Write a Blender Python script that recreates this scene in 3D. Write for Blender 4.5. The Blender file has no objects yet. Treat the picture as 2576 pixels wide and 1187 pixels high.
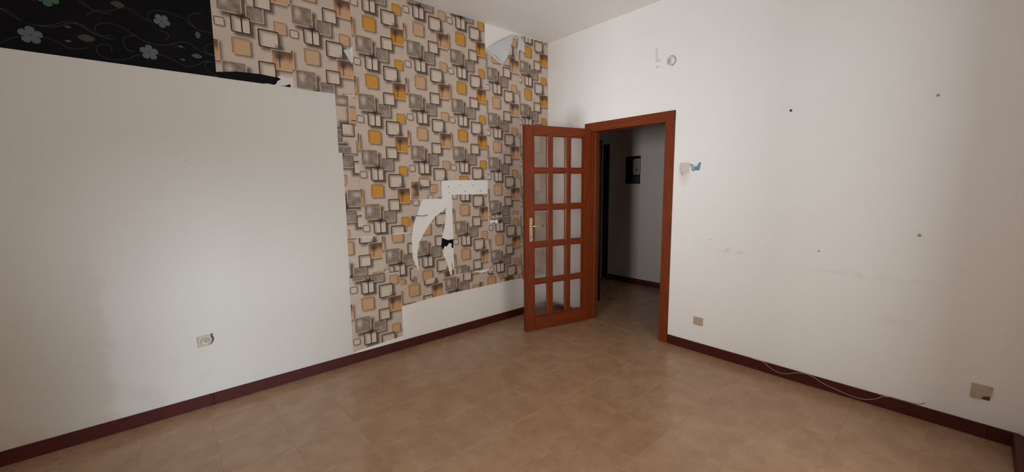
import bpy, bmesh, math, random
from mathutils import Vector, Matrix
from mathutils.geometry import tessellate_polygon
random.seed(4)
S = bpy.context.scene
COL = S.collection

# ------------------------------------------------------------------ camera
F_PX = 1008.0
yaw, pitch, roll = math.pi/4 + 0.0721, -0.1232, -0.0116
fw = Vector((math.cos(yaw)*math.cos(pitch), math.sin(yaw)*math.cos(pitch), math.sin(pitch)))
rt = Vector((math.sin(yaw), -math.cos(yaw), 0))
up = rt.cross(fw)
r2 = rt*math.cos(roll) + up*math.sin(roll)
u2 = -rt*math.sin(roll) + up*math.cos(roll)
cam = bpy.data.cameras.new('camera')
cam.sensor_width = 36
cam.lens = F_PX*36/2576
cam.clip_start = 0.02
co = bpy.data.objects.new('camera', cam)
COL.objects.link(co)
m = Matrix((r2, u2, -fw)).transposed().to_4x4()
m.translation = Vector((-3.5454, -3.4187, 1.509))
co.matrix_world = m
S.camera = co

# ------------------------------------------------------------------ light
S.view_settings.view_transform = 'Standard'
S.view_settings.look = 'None'
S.view_settings.gamma = 1
S.view_settings.use_curve_mapping = False
S.view_settings.exposure = 0.06
ROOM_X0, ROOM_Y0, CEIL = -5.0, -3.712, 3.155
WIN = (-2.95, -1.05, 0.0, 2.40)          # balcony door opening behind the camera: x0, x1, z0, z1
SKY, GROUND = (0.52, 0.51, 0.46), (0.84, 0.92, 0.96)      # haze and bright sunlit surroundings below
SKY_S = 5.2
w = bpy.data.worlds.new('sky'); S.world = w
w.use_nodes = True
nt = w.node_tree; nt.nodes.clear()
tc = nt.nodes.new('ShaderNodeTexCoord'); sp = nt.nodes.new('ShaderNodeSeparateXYZ')
cr = nt.nodes.new('ShaderNodeValToRGB'); bg = nt.nodes.new('ShaderNodeBackground'); ow = nt.nodes.new('ShaderNodeOutputWorld')
mp = nt.nodes.new('ShaderNodeMapRange'); mp.inputs['From Min'].default_value = -1; mp.inputs['From Max'].default_value = 1
cr.color_ramp.elements[0].position = 0.48; cr.color_ramp.elements[0].color = (*GROUND, 1)
cr.color_ramp.elements[1].position = 0.60; cr.color_ramp.elements[1].color = (*SKY, 1)
nt.links.new(tc.outputs['Generated'], sp.inputs[0]); nt.links.new(sp.outputs['Z'], mp.inputs['Value'])
nt.links.new(mp.outputs[0], cr.inputs[0]); nt.links.new(cr.outputs[0], bg.inputs[0]); nt.links.new(bg.outputs[0], ow.inputs[0])
bg.inputs[1].default_value = SKY_S
def portal(name, loc, rot, sx, sz):
    l = bpy.data.lights.new(name, 'AREA'); l.shape = 'RECTANGLE'; l.size = sx; l.size_y = sz
    l.cycles.is_portal = True
    o = bpy.data.objects.new(name, l); o.location = loc; o.rotation_euler = rot; COL.objects.link(o)
portal('window_portal', ((WIN[0]+WIN[1])/2, ROOM_Y0-0.26, (WIN[2]+WIN[3])/2), (math.radians(90), 0, 0), WIN[1]-WIN[0], WIN[3]-WIN[2])
BWIN = (-2.85, -2.18, 0.95, 2.30)      # window in the left end wall, behind the camera: y0, y1, z0, z1
portal('back_portal', (ROOM_X0-0.26, (BWIN[0]+BWIN[1])/2, (BWIN[2]+BWIN[3])/2), (math.radians(90), 0, math.radians(-90)), BWIN[1]-BWIN[0], BWIN[3]-BWIN[2])
fg = bpy.data.lights.new('hall_fill', 'AREA'); fg.shape = 'RECTANGLE'; fg.size = 1.2; fg.size_y = 2.4; fg.energy = 440; fg.color = (0.93, 0.97, 1.0)
fo = bpy.data.objects.new('hall_fill', fg); COL.objects.link(fo); fo.location = (-9.0, -3.75, 1.55)      # added lamp outside the end window, brightens the hall wall through the doorway
fo.rotation_euler = Vector((1.0, 0.29, -0.03)).to_track_quat('-Z', 'Y').to_euler()
SUN_S, SUN_COL, SUN_ANG = 1.35, (0.82, 1.0, 1.20), 15
sun = bpy.data.lights.new('left_wall_fill', 'SUN'); sun.energy = SUN_S; sun.angle = math.radians(SUN_ANG); sun.color = SUN_COL
so = bpy.data.objects.new('left_wall_fill', sun); COL.objects.link(so)  # added lamp, brightens the lower left wall through the balcony door opening
so.rotation_euler = Vector((-0.24, 1.0, -0.27)).to_track_quat('-Z', 'Y').to_euler()
S.cycles.max_bounces = 16
S.cycles.diffuse_bounces = 12
S.cycles.transmission_bounces = 8
S.cycles.caustics_refractive = True
S.cycles.use_denoising = True
S.cycles.sample_clamp_indirect = 6

# ------------------------------------------------------------------ node helpers
def srgb(r, g, b):
    f = lambda c: (c/255/12.92 if c/255 <= 0.04045 else ((c/255+0.055)/1.055)**2.4)
    return (f(r), f(g), f(b), 1)
class N:
    def __init__(s, name):
        s.m = bpy.data.materials.new(name); s.m.use_nodes = True
        s.t = s.m.node_tree; s.t.nodes.clear()
        s.out = s.t.nodes.new('ShaderNodeOutputMaterial'); s.b = s.t.nodes.new('ShaderNodeBsdfPrincipled')
        s.t.links.new(s.b.outputs[0], s.out.inputs[0])
    def set(s, sock, v):
        if isinstance(v, bpy.types.NodeSocket): s.t.links.new(v, sock)
        elif isinstance(v, (tuple, list)) and len(v) == 3 and sock.type == 'RGBA': sock.default_value = (*v, 1)
        else: sock.default_value = v
    def inp(s, k, v): s.set(s.b.inputs[k], v)
    def f(s, op, a, b=None, c=None):
        n = s.t.nodes.new('ShaderNodeMath'); n.operation = op
        s.set(n.inputs[0], a)
        if b is not None: s.set(n.inputs[1], b)
        if c is not None: s.set(n.inputs[2], c)
        return n.outputs[0]
    def ss(s, x, a, b):      # smooth 0..1 as x goes a..b
        n = s.t.nodes.new('ShaderNodeMapRange'); n.interpolation_type = 'SMOOTHSTEP'
        s.set(n.inputs[0], x)
        if a < b: n.inputs[1].default_value = a; n.inputs[2].default_value = b; n.inputs[3].default_value = 0; n.inputs[4].default_value = 1
        else: n.inputs[1].default_value = b; n.inputs[2].default_value = a; n.inputs[3].default_value = 1; n.inputs[4].default_value = 0
        return n.outputs[0]
    def mix(s, fac, a, b, mode='MIX'):
        n = s.t.nodes.new('ShaderNodeMix'); n.data_type = 'RGBA'; n.blend_type = mode
        s.set(n.inputs['Factor'], fac); s.set(n.inputs[6], a); s.set(n.inputs[7], b)
        return n.outputs[2]
    def noise(s, vec, scale, detail=4, rough=0.5, col=False):
        n = s.t.nodes.new('ShaderNodeTexNoise'); n.inputs['Scale'].default_value = scale
        n.inputs['Detail'].default_value = detail; n.inputs['Roughness'].default_value = rough
        s.t.links.new(vec, n.inputs['Vector']); return n.outputs[1 if col else 0]
    def pos(s): return s.t.nodes.new('ShaderNodeNewGeometry').outputs['Position']
    def obj(s): return s.t.nodes.new('ShaderNodeTexCoord').outputs['Object']
    def xyz(s, v):
        n = s.t.nodes.new('ShaderNodeSeparateXYZ'); s.t.links.new(v, n.inputs[0]); return n.outputs
    def vec(s, x, y, z=0.0):
        n = s.t.nodes.new('ShaderNodeCombineXYZ'); s.set(n.inputs[0], x); s.set(n.inputs[1], y); s.set(n.inputs[2], z); return n.outputs[0]
    def scalev(s, v, k):
        n = s.t.nodes.new('ShaderNodeMapping'); n.inputs['Scale'].default_value = k; s.t.links.new(v, n.inputs[0]); return n.outputs[0]
    def bump(s, h, st, d):
        n = s.t.nodes.new('ShaderNodeBump'); n.inputs['Strength'].default_value = st; n.inputs['Distance'].default_value = d
        s.set(n.inputs['Height'], h); s.inp('Normal', n.outputs[0])

def blob(n, u, v, cu, cv, ru, rv, inner=0.3):
    a = n.f('DIVIDE', n.f('SUBTRACT', u, cu), ru); b = n.f('DIVIDE', n.f('SUBTRACT', v, cv), rv)
    d = n.f('SQRT', n.f('ADD', n.f('MULTIPLY', a, a), n.f('MULTIPLY', b, b)))
    return n.ss(d, 1.0, inner)

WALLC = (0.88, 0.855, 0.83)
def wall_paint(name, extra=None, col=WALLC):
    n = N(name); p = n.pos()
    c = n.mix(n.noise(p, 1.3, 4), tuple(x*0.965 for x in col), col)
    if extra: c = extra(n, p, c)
    n.inp('Base Color', c); n.inp('Roughness', 0.72); n.inp('Specular IOR Level', 0.3)
    h = n.f('ADD', n.noise(p, 95, 3), n.f('MULTIPLY', n.noise(p, 30, 2), 0.6))
    n.bump(h, 0.35, 0.003)
    return n.m
def left_marks(n, p, c):
    x, y, z = n.xyz(p)
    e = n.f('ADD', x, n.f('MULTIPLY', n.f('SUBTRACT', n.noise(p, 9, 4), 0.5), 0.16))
    c = n.mix(n.ss(x, -2.405, -2.395), c, (0.80, 0.755, 0.715))      # fresher paint where the paper covered it
    m1 = n.f('MULTIPLY', n.ss(e, -3.84, -3.93), n.ss(z, 1.45, 0.45))            # dim side of the window light's edge, painted into the wall colour
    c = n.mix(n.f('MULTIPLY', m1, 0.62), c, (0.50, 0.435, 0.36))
    m2 = n.f('MULTIPLY', n.ss(n.noise(p, 5.5, 5), 0.47, 0.66), n.f('MULTIPLY', n.ss(z, 0.75, 0.2), n.f('MULTIPLY', n.ss(x, -3.3, -3.6), n.ss(e, -3.95, -3.88))))
    c = n.mix(n.f('MULTIPLY', m2, 0.45), c, (0.52, 0.52, 0.44))                   # damp mottling
    m3 = n.f('MULTIPLY', n.ss(n.noise(p, 4.2, 4), 0.5, 0.62), n.f('MULTIPLY', n.ss(z, 0.5, 0.05), n.ss(x, -4.0, -4.2)))
    c = n.mix(n.f('MULTIPLY', m3, 0.5), c, (0.50, 0.40, 0.27))
    return c
def right_marks(n, p, c):
    x, y, z = n.xyz(p)
    nz = n.noise(p, 14, 4)
    def add(c, m, k, col): return n.mix(n.f('MULTIPLY', m, k), c, col)
    c = add(c, n.f('MULTIPLY', blob(n, y, z, -2.12, 0.95, 0.16, 0.035), n.ss(nz, 0.4, 0.6)), 0.24, (0.42, 0.33, 0.27))   # scuffs
    c = add(c, n.f('MULTIPLY', blob(n, y, z, -2.05, 0.90, 0.035, 0.07), n.ss(nz, 0.4, 0.6)), 0.2, (0.42, 0.33, 0.27))
    c = add(c, n.f('MULTIPLY', blob(n, y, z, -3.0, 0.88, 0.45, 0.03), n.ss(nz, 0.35, 0.6)), 0.12, (0.5, 0.42, 0.36))
    c = add(c, n.f('MULTIPLY', blob(n, y, z, -3.15, 0.60, 0.18, 0.06), n.ss(nz, 0.35, 0.6)), 0.08, (0.5, 0.42, 0.36))
    c = add(c, blob(n, y, z, -1.69, 1.60, 0.075, 0.14), 0.30, (0.58, 0.42, 0.28))       # hand grime round the switch
    c = add(c, n.f('MULTIPLY', blob(n, y, z, -1.385, 2.70, 0.022, 0.075), n.ss(nz, 0.3, 0.6)), 0.55, (0.52, 0.50, 0.38))
    c = add(c, blob(n, y, z, -1.40, 2.64, 0.045, 0.022), 0.45, (0.50, 0.47, 0.36))
    c = add(c, blob(n, y, z, -1.395, 2.585, 0.03, 0.014), 0.5, (0.42, 0.38, 0.33))
    c = add(c, n.f('MULTIPLY', blob(n, y, z, -0.41, 2.21, 0.25, 0.23, 0.0), n.f('ADD', 0.6, n.f('MULTIPLY', nz, 0.5))), 0.6, (0.40, 0.32, 0.26))   # soft shadow of the door leaf, painted on the wall
    return c
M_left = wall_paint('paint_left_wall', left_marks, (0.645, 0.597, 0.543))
M_right = wall_paint('paint_right_wall', right_marks)
M_wall = wall_paint('white_wall_paint')
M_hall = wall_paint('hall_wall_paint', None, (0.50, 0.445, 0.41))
M_outer = wall_paint('blocker_plaster', None, (0.34, 0.30, 0.26))  # for the added light-blocking walls outside
M_ceil = wall_paint('ceiling_paint', None, (0.88, 0.85, 0.82))

def simple(name, col, rough=0.5, metal=0.0, spec=0.5, var=0.0, vs=20, bump=0):
    n = N(name)
    if var:
        nz = n.noise(n.obj(), vs, 4); c = n.mix(nz, tuple(x*(1-var) for x in col[:3]), tuple(min(1, x*(1+var)) for x in col[:3]))
        if bump: n.bump(nz, bump, 0.002)
    else: c = tuple(col[:3])
    n.inp('Base Color', c); n.inp('Roughness', rough); n.inp('Metallic', metal); n.inp('Specular IOR Level', spec)
    return n.m
def wood(name, a, b, rough, sc, coat=0.0):
    n = N(name); p = n.scalev(n.obj(), sc)
    g = n.noise(p, 6, 6, 0.6)
    n.inp('Base Color', n.mix(n.ss(g, 0.3, 0.7), a, b)); n.inp('Roughness', rough); n.inp('Specular IOR Level', 0.28); n.inp('Coat Weight', coat); n.inp('Coat Roughness', 0.3)
    n.bump(g, 0.06, 0.002)
    return n.m
M_woodv = wood('varnished_door_wood', (0.125, 0.0185, 0.0035), (0.19, 0.032, 0.006), 0.36, (14, 14, 1))
M_woodh = wood('varnished_rail_wood', (0.125, 0.0185, 0.0035), (0.19, 0.032, 0.006), 0.45, (1, 14, 14))
M_casev = wood('casing_wood_upright', (0.14, 0.025, 0.006), (0.20, 0.039, 0.009), 0.45, (14, 14, 1))
M_caseh = wood('casing_wood_across', (0.14, 0.025, 0.006), (0.20, 0.039, 0.009), 0.45, (14, 1, 14))
M_skirt = wood('dark_skirting', (0.050, 0.0065, 0.005), (0.078, 0.012, 0.009), 0.5, (2, 2, 14))
M_dark = wood('dark_hall_wood', (0.012, 0.004, 0.003), (0.022, 0.008, 0.006), 0.4, (10, 10, 1))
M_brass = simple('worn_brass', (0.78, 0.58, 0.36), 0.22, 1.0)
M_black = simple('black_recess', (0.01, 0.008, 0.007), 0.8)
M_ivory = simple('aged_ivory_plastic', (0.50, 0.42, 0.33), 0.42, var=0.12)
M_ivory2 = simple('yellowed_plastic', (0.50, 0.38, 0.25), 0.42, var=0.12)
M_white = simple('white_plastic', (0.72, 0.68, 0.62), 0.4)
M_grime = simple('grimy_white_plastic', (0.66, 0.58, 0.50), 0.5, var=0.1)
M_cavity = simple('brown_cavity', (0.10, 0.055, 0.045), 0.8, var=0.3)
M_plug = simple('dark_plug', (0.05, 0.045, 0.045), 0.6)
M_tan = simple('tan_plug', (0.42, 0.33, 0.24), 0.6)
M_fill = simple('white_filler', (0.86, 0.84, 0.82), 0.6)
M_cable = simple('beige_cable_sheath', (0.42, 0.27, 0.21), 0.35)
M_back = simple('grey_paper_back', (0.56, 0.56, 0.555), 0.7, var=0.06, vs=6)
M_meter = simple('grey_meter_cover', (0.33, 0.30, 0.27), 0.4)
n = N('frosted_glass')
n.inp('Base Color', (0.93, 0.94, 0.93)); n.inp('Roughness', 0.28); n.inp('Transmission Weight', 1.0); n.inp('IOR', 1.3)
n.bump(n.noise(n.obj(), 60, 2), 0.15, 0.002)
tr = n.t.nodes.new('ShaderNodeBsdfTransparent'); mx = n.t.nodes.new('ShaderNodeMixShader'); mx.inputs[0].default_value = 0.5
n.t.links.new(n.b.outputs[0], mx.inputs[1]); n.t.links.new(tr.outputs[0], mx.inputs[2]); n.t.links.new(mx.outputs[0], n.out.inputs[0])
M_glass = n.m

# floor tiles
n = N('mottled_beige_tile'); p = n.pos()
oi = n.t.nodes.new('ShaderNodeObjectInfo'); rnd = oi.outputs['Random']
pv = n.t.nodes.new('ShaderNodeVectorMath'); pv.operation = 'ADD'; n.t.links.new(p, pv.inputs[0])
n.t.links.new(n.vec(n.f('MULTIPLY', rnd, 37.0), n.f('MULTIPLY', rnd, 91.0)), pv.inputs[1]); q = pv.outputs[0]
c = n.mix(n.ss(n.noise(q, 5.5, 5, 0.6), 0.34, 0.66), (0.325, 0.185, 0.105), (0.40, 0.245, 0.147))
c = n.mix(n.f('MULTIPLY', n.ss(n.noise(n.scalev(q, (1, 1.7, 1)), 13, 4), 0.5, 0.75), 0.28), c, (0.50, 0.36, 0.24))
c = n.mix(n.f('MULTIPLY', n.ss(n.noise(q, 26, 4), 0.58, 0.74), 0.35), c, (0.28, 0.15, 0.08))
c = n.mix(n.f('MULTIPLY', rnd, 0.10), c, (0.32, 0.19, 0.11))
n.inp('Base Color', c); n.inp('Roughness', n.f('ADD', 0.22, n.f('MULTIPLY', n.noise(p, 4, 4), 0.12))); n.inp('Specular IOR Level', 0.6)
n.bump(n.noise(q, 22, 3), 0.05, 0.002)
M_tile = n.m
M_grout = simple('pale_grout', (0.44, 0.30, 0.20), 0.8, var=0.1)

# square-pattern wallpaper; the UV map carries the pattern position in metres
n = N('square_print_wallpaper')
TW, TH = 0.4535, 0.459
uvn = n.t.nodes.new('ShaderNodeUVMap'); uvn.uv_map = 'UVMap'
U, V, _ = n.xyz(uvn.outputs[0])
orange = n.xyz(n.t.nodes.new('ShaderNodeObjectInfo').outputs['Color'])[0]
class Sh: pass
_wc = {}
def loc_uv(cu, cv):
    a = n.f('WRAP', n.f('SUBTRACT', U, cu), TW/2, -TW/2); b = n.f('WRAP', n.f('SUBTRACT', V, cv), TH/2, -TH/2)
    return a, b
def rect(x0, x1, z0, z1, r):
    s = Sh(); s.cu, s.cv, s.hu, s.hv, s.r = (x0+x1)/2, (z0+z1)/2, (x1-x0)/2, (z1-z0)/2, r
    s.a, s.b = loc_uv(s.cu, s.cv)
    s.d = sdf(s.a, s.b, s.hu, s.hv, r); return s
def sdf(a, b, hu, hv, r):
    qx = n.f('SUBTRACT', n.f('ABSOLUTE', a), hu-r); qy = n.f('SUBTRACT', n.f('ABSOLUTE', b), hv-r)
    mx = n.f('MAXIMUM', qx, 0.0); my = n.f('MAXIMUM', qy, 0.0)
    l = n.f('SQRT', n.f('ADD', n.f('MULTIPLY', mx, mx), n.f('MULTIPLY', my, my)))
    return n.f('SUBTRACT', n.f('ADD', l, n.f('MINIMUM', n.f('MAXIMUM', qx, qy), 0.0)), r)
R = dict(O=rect(.091,.201,-.055,.056,.012), P=rect(.355,.436,.137,.218,.009), T=rect(.325,.472,-.117,.022,.006),
         G=rect(.021,.167,-.25,-.109,.014), g=rect(.187,.298,-.28,-.172,.008), F1=rect(.252,.383,.024,.145,.010),
         F2=rect(.24,.347,-.18,-.076,.008), D=rect(.095,.212,.088,.201,.012), S_=rect(.002,.063,.109,.167,.010))
def shadow(c, s, k=0.55, off=0.013, soft=0.017, grow=-0.002):
    a = n.f('SUBTRACT', s.a, off); b = n.f('ADD', s.b, off)
    d = sdf(a, b, s.hu+grow, s.hv+grow, max(s.r, 0.012))
    return n.mix(n.f('MULTIPLY', n.ss(d, soft, -soft*0.6), k), c, DARKS)
DARKS = (0.085, 0.045, 0.035)
BASE = (0.56, 0.44, 0.355)
LIGHTL = (0.66, 0.53, 0.38)
def inside(s, e=0.0012): return n.ss(s.d, e, -e)
def ring(s, w_, e=0.0012): return n.f('MULTIPLY', n.ss(s.d, e, -e), n.ss(s.d, -w_-e, -w_+e))
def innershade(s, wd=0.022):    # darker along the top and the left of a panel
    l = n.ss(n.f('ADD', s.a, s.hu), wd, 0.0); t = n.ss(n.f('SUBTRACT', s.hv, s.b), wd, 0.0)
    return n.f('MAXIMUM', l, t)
c = n.mix(n.ss(n.noise(n.vec(U, V), 9, 2), 0.35, 0.65), tuple(x*0.93 for x in BASE), BASE)
c = shadow(c, R['G'], .9, .027, .024); c = shadow(c, R['g'], .82, .017, .020)
c = shadow(c, R['T'], .8, .014, .022); c = shadow(c, R['O'], .8, .012, .018); c = shadow(c, R['P'], .75, .010, .015)
c = shadow(c, R['F1'], .85, .019, .024); c = shadow(c, R['F2'], .85, .018, .022); c = shadow(c, R['D'], .92, .019, .022); c = shadow(c, R['S_'], .6, .006, .012)
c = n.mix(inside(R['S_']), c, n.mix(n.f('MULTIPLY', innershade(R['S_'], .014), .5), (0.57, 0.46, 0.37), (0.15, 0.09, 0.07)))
# tree panel
T = R['T']
fill = n.mix(orange, (0.56, 0.325, 0.175), (0.55, 0.245, 0.035))
tf = n.mix(n.ss(n.f('ADD', T.b, n.f('MULTIPLY', T.a, 0.35)), -0.01, 0.055), fill, (0.16, 0.085, 0.055))
tf = n.mix(n.f('MULTIPLY', n.ss(T.a, -0.02, -0.05), 0.35), tf, (0.16, 0.085, 0.055))
crown = blob(n, T.a, T.b, -0.022, 0.026, 0.050, 0.050, 0.1)
tf = n.mix(n.f('MULTIPLY', crown, n.f('ADD', 0.5, n.f('MULTIPLY', n.noise(n.vec(U, V), 160, 3), 0.8))), tf, (0.045, 0.028, 0.024))
trunk = n.f('MULTIPLY', n.ss(n.f('ABSOLUTE', n.f('ADD', T.a, 0.022)), 0.0042, 0.0022), n.f('MULTIPLY', n.ss(T.b, -0.056, -0.052), n.ss(T.b, 0.03, 0.01)))
tf = n.mix(trunk, tf, (0.05, 0.025, 0.02))
c = n.mix(inside(T), c, tf); c = n.mix(n.f('MULTIPLY', ring(T, .0042), .9), c, LIGHTL)
for k in ('O', 'P'):
    s = R[k]
    ff = n.mix(orange, (0.54, 0.335, 0.19), (0.56, 0.265, 0.04))
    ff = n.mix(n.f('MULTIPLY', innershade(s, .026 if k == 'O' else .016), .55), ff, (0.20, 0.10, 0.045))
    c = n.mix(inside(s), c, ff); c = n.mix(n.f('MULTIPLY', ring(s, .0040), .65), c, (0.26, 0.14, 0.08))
    c = n.mix(n.f('MULTIPLY', ring(s, .003), n.ss(s.b, -s.hv+.006, -s.hv+.001)), c, LIGHTL)
c = n.mix(n.f('MULTIPLY', ring(R['S_'], .0055), .95), c, (0.11, 0.065, 0.055))
# small and big smoky panels
for k in ('g', 'G'):
    s = R[k]
    v1 = n.noise(n.vec(n.f('ADD', U, n.f('MULTIPLY', V, 0.6)), V), 22, 5, 0.65)
    gf = n.mix(n.ss(v1, 0.32, 0.7), (0.19, 0.135, 0.108), (0.31, 0.235, 0.19))
    if k == 'G': gf = n.mix(n.f('MULTIPLY', blob(n, s.a, s.b, -.028, .012, .036, .062, .0), .75), gf, (0.58, 0.49, 0.41))
    else: gf = n.mix(n.f('MULTIPLY', blob(n, s.a, s.b, .02, -.025, .05, .05, .0), .5), gf, (0.42, 0.35, 0.29))
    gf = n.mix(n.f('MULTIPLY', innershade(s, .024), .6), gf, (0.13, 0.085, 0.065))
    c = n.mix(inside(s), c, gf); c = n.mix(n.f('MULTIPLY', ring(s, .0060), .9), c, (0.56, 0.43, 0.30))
# black frames
def frame(c, s, w_, hill=False):
    i = inside(s)
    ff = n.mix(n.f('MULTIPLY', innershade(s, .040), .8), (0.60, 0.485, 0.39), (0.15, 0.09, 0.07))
    if hill:
        pass
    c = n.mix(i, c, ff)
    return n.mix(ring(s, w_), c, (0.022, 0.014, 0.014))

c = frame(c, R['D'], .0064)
c = frame(c, R['F2'], .0062)
c = frame(c, R['F1'], .0072, True)
ha, hb = loc_uv(.383, .030)
hill = n.f('MULTIPLY', blob(n, ha, hb, 0.0, 0.0, .050, .046, .15), n.ss(hb, -0.010, -0.006))
c = n.mix(n.f('MULTIPLY', hill, .8), c, (0.085, 0.07, 0.045))
D = R['D']
dv = n.f('MULTIPLY', n.ss(n.f('ABSOLUTE', n.f('ADD', D.a, -.006)), .0052, .0034), n.ss(n.f('ABSOLUTE', D.b), .058, .054))
c = n.mix(dv, c, (0.022, 0.014, 0.014))
c = n.mix(n.f('MULTIPLY', blob(n, D.a, D.b, .008, .056, .048, .036, .0), n.f('ADD', 0.65, n.f('MULTIPLY', n.noise(n.vec(U, V), 170, 3), 0.7))), c, (0.035, 0.024, 0.028))
n.inp('Base Color', c); n.inp('Roughness', 0.6); n.inp('Specular IOR Level', 0.15)
n.bump(n.noise(n.vec(U, V), 260, 2), 0.12, 0.001)
M_paper = n.m
n = N('black_wallpaper')
n.inp('Base Color', n.mix(n.noise(n.obj(), 3, 3), (0.004, 0.004, 0.0045), (0.008, 0.0065, 0.009))); n.inp('Roughness', 0.6); n.inp('Specular IOR Level', 0.06)
M_bpaper = n.m
M_petal = simple('pale_petal_print', (0.075, 0.092, 0.102), 0.6, var=0.25, vs=30)
M_petalg = simple('green_petal_print', (0.03, 0.085, 0.035), 0.6, var=0.25, vs=30)
M_vine = simple('vine_print', (0.026, 0.026, 0.029), 0.5, var=0.5, vs=6)
M_leafp = simple('olive_leaf_print', (0.019, 0.021, 0.008), 0.6, var=0.4, vs=40)
M_bud = simple('bud_print', (0.045, 0.05, 0.065), 0.6, var=0.3, vs=40)
M_center = simple('flower_centre_print', (0.01, 0.012, 0.012), 0.6)
nb = N('blue_butterfly_wing')
nb.inp('Base Color', nb.mix(nb.ss(nb.noise(nb.obj(), 60, 3), 0.3, 0.7), (0.13, 0.30, 0.42), (0.28, 0.46, 0.56))); nb.inp('Roughness', 0.4)
M_blue = nb.m
M_bedge = simple('butterfly_dark_edge', (0.035, 0.05, 0.065), 0.4)

# ------------------------------------------------------------------ mesh helpers
def add_box(bm, x0, x1, y0, y1, z0, z1, bev=0.0, seg=1):
    vs = [bm.verts.new((x, y, z)) for x in (x0, x1) for y in (y0, y1) for z in (z0, z1)]
    fs = []
    for idx in ((0,1,3,2),(4,6,7,5),(0,4,5,1),(2,3,7,6),(0,2,6,4),(1,5,7,3)):
        fs.append(bm.faces.new([vs[i] for i in idx]))
    if bev:
        es = list({e for f in fs for e in f.edges})
        bmesh.ops.bevel(bm, geom=es, offset=bev, segments=seg, affect='EDGES', clamp_overlap=True)
def box(x0, x1, y0, y1, z0, z1, bev=0.0, seg=1):
    bm = bmesh.new(); add_box(bm, x0, x1, y0, y1, z0, z1, bev, seg); return bm
def prism(bm, pts, fn, t0, t1, holes=()):
    """flat outline (a list of 2D points, with holes) given thickness between t0 and t1; fn(a, b, t) -> 3D"""
    loops = [list(pts)] + [list(h) for h in holes]
    flat = [p for l in loops for p in l]
    tri = tessellate_polygon([[Vector((p[0], p[1], 0)) for p in l] for l in loops])
    A = [bm.verts.new(fn(p[0], p[1], t0)) for p in flat]; B = [bm.verts.new(fn(p[0], p[1], t1)) for p in flat]
    for t in tri:
        try: bm.faces.new([A[i] for i in t]); bm.faces.new([B[i] for i in reversed(t)])
        except ValueError: pass
    o = 0
    for l in loops:
        k = len(l)
        for i in range(k):
            j = (i+1) % k
            try: bm.faces.new([A[o+i], A[o+j], B[o+j], B[o+i]])
            except ValueError: pass
        o += k
    bmesh.ops.recalc_face_normals(bm, faces=bm.faces)
def tube(bm, pts, r, seg=8):
    pts = [Vector(p) for p in pts]; rings = []
    for i, p in enumerate(pts):
        d = (pts[min(i+1, len(pts)-1)] - pts[max(i-1, 0)]).normalized()
        a = d.orthogonal().normalized() if i == 0 else (prev - d*prev.dot(d)).normalized()
        prev = a; b = d.cross(a)
        rr = r[i] if isinstance(r, (list, tuple)) else r
        rings.append([bm.verts.new(p + (a*math.cos(2*math.pi*k/seg) + b*math.sin(2*math.pi*k/seg))*rr) for k in range(seg)])
    for i in range(len(rings)-1):
        for k in range(seg):
            bm.faces.new([rings[i][k], rings[i][(k+1) % seg], rings[i+1][(k+1) % seg], rings[i+1][k]])
    bm.faces.new(rings[0][::-1]); bm.faces.new(rings[-1])
def lathe(bm, prof, fn, seg=20):
    """prof: (radius, height) pairs; fn(a, b, h) -> 3D"""
    rings = [[bm.verts.new(fn(r*math.cos(2*math.pi*k/seg), r*math.sin(2*math.pi*k/seg), h)) for k in range(seg)] for r, h in prof]
    for i in range(len(rings)-1):
        for k in range(seg): bm.faces.new([rings[i][k], rings[i][(k+1) % seg], rings[i+1][(k+1) % seg], rings[i+1][k]])
    bm.faces.new(rings[0][::-1]); bm.faces.new(rings[-1])
    bmesh.ops.recalc_face_normals(bm, faces=bm.faces)
def onL(a, b, t): return (a, -t, b)      # on the left wall: x, z, distance into the room
def onR(a, b, t): return (-t, a, b)      # on the right wall: y, z, distance into the room
def smooth_path(pts, k=4):
    out = []
    P = [Vector((*p, 0)[:3]) for p in pts]
    for i in range(len(P)-1):
        a, b, c_, d = P[max(i-1, 0)], P[i], P[i+1], P[min(i+2, len(P)-1)]
        for j in range(k):
            t = j/k
            out.append(0.5*((2*b) + (c_-a)*t + (2*a-5*b+4*c_-d)*t*t + (3*b-a-3*c_+d)*t**3))
    out.append(P[-1]); return [(v.x, v.y) for v in out]
def obj(name, bm, mat, parent=None, local=False, smooth=False, uv=None, kind=None, label=None):
    me = bpy.data.meshes.new(name)
    if uv:
        lay = bm.loops.layers.uv.new('UVMap')
        for f in bm.faces:
            for l in f.loops: l[lay].uv = uv(l.vert.co)
    if parent is not None and not local: bm.transform(Matrix.Translation(-parent.location))
    bm.to_mesh(me); bm.free(); me.materials.append(mat)
    if smooth:
        for p_ in me.polygons: p_.use_smooth = True
    o = bpy.data.objects.new(name, me); COL.objects.link(o)
    if parent is not None: o.parent = parent
    if kind: o['kind'] = kind
    if label: o['label'] = label
    return o
def thing(name, label, cat, loc=(0, 0, 0), rotz=0, group=None, kind=None):
    o = bpy.data.objects.new(name, None); COL.objects.link(o); o.location = loc; o.rotation_euler = (0, 0, rotz)
    o.empty_display_size = 0.1
    return tag(o, label, cat, group, kind)
def tag(o, label, cat=None, group=None, kind=None):
    o['label'] = label
    if cat: o['category'] = cat
    if group: o['group'] = group
    if kind: o['kind'] = kind
    return o
def struct(name, bm, mat, label): return tag(obj(name, bm, mat), label, None, None, 'structure')

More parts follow.
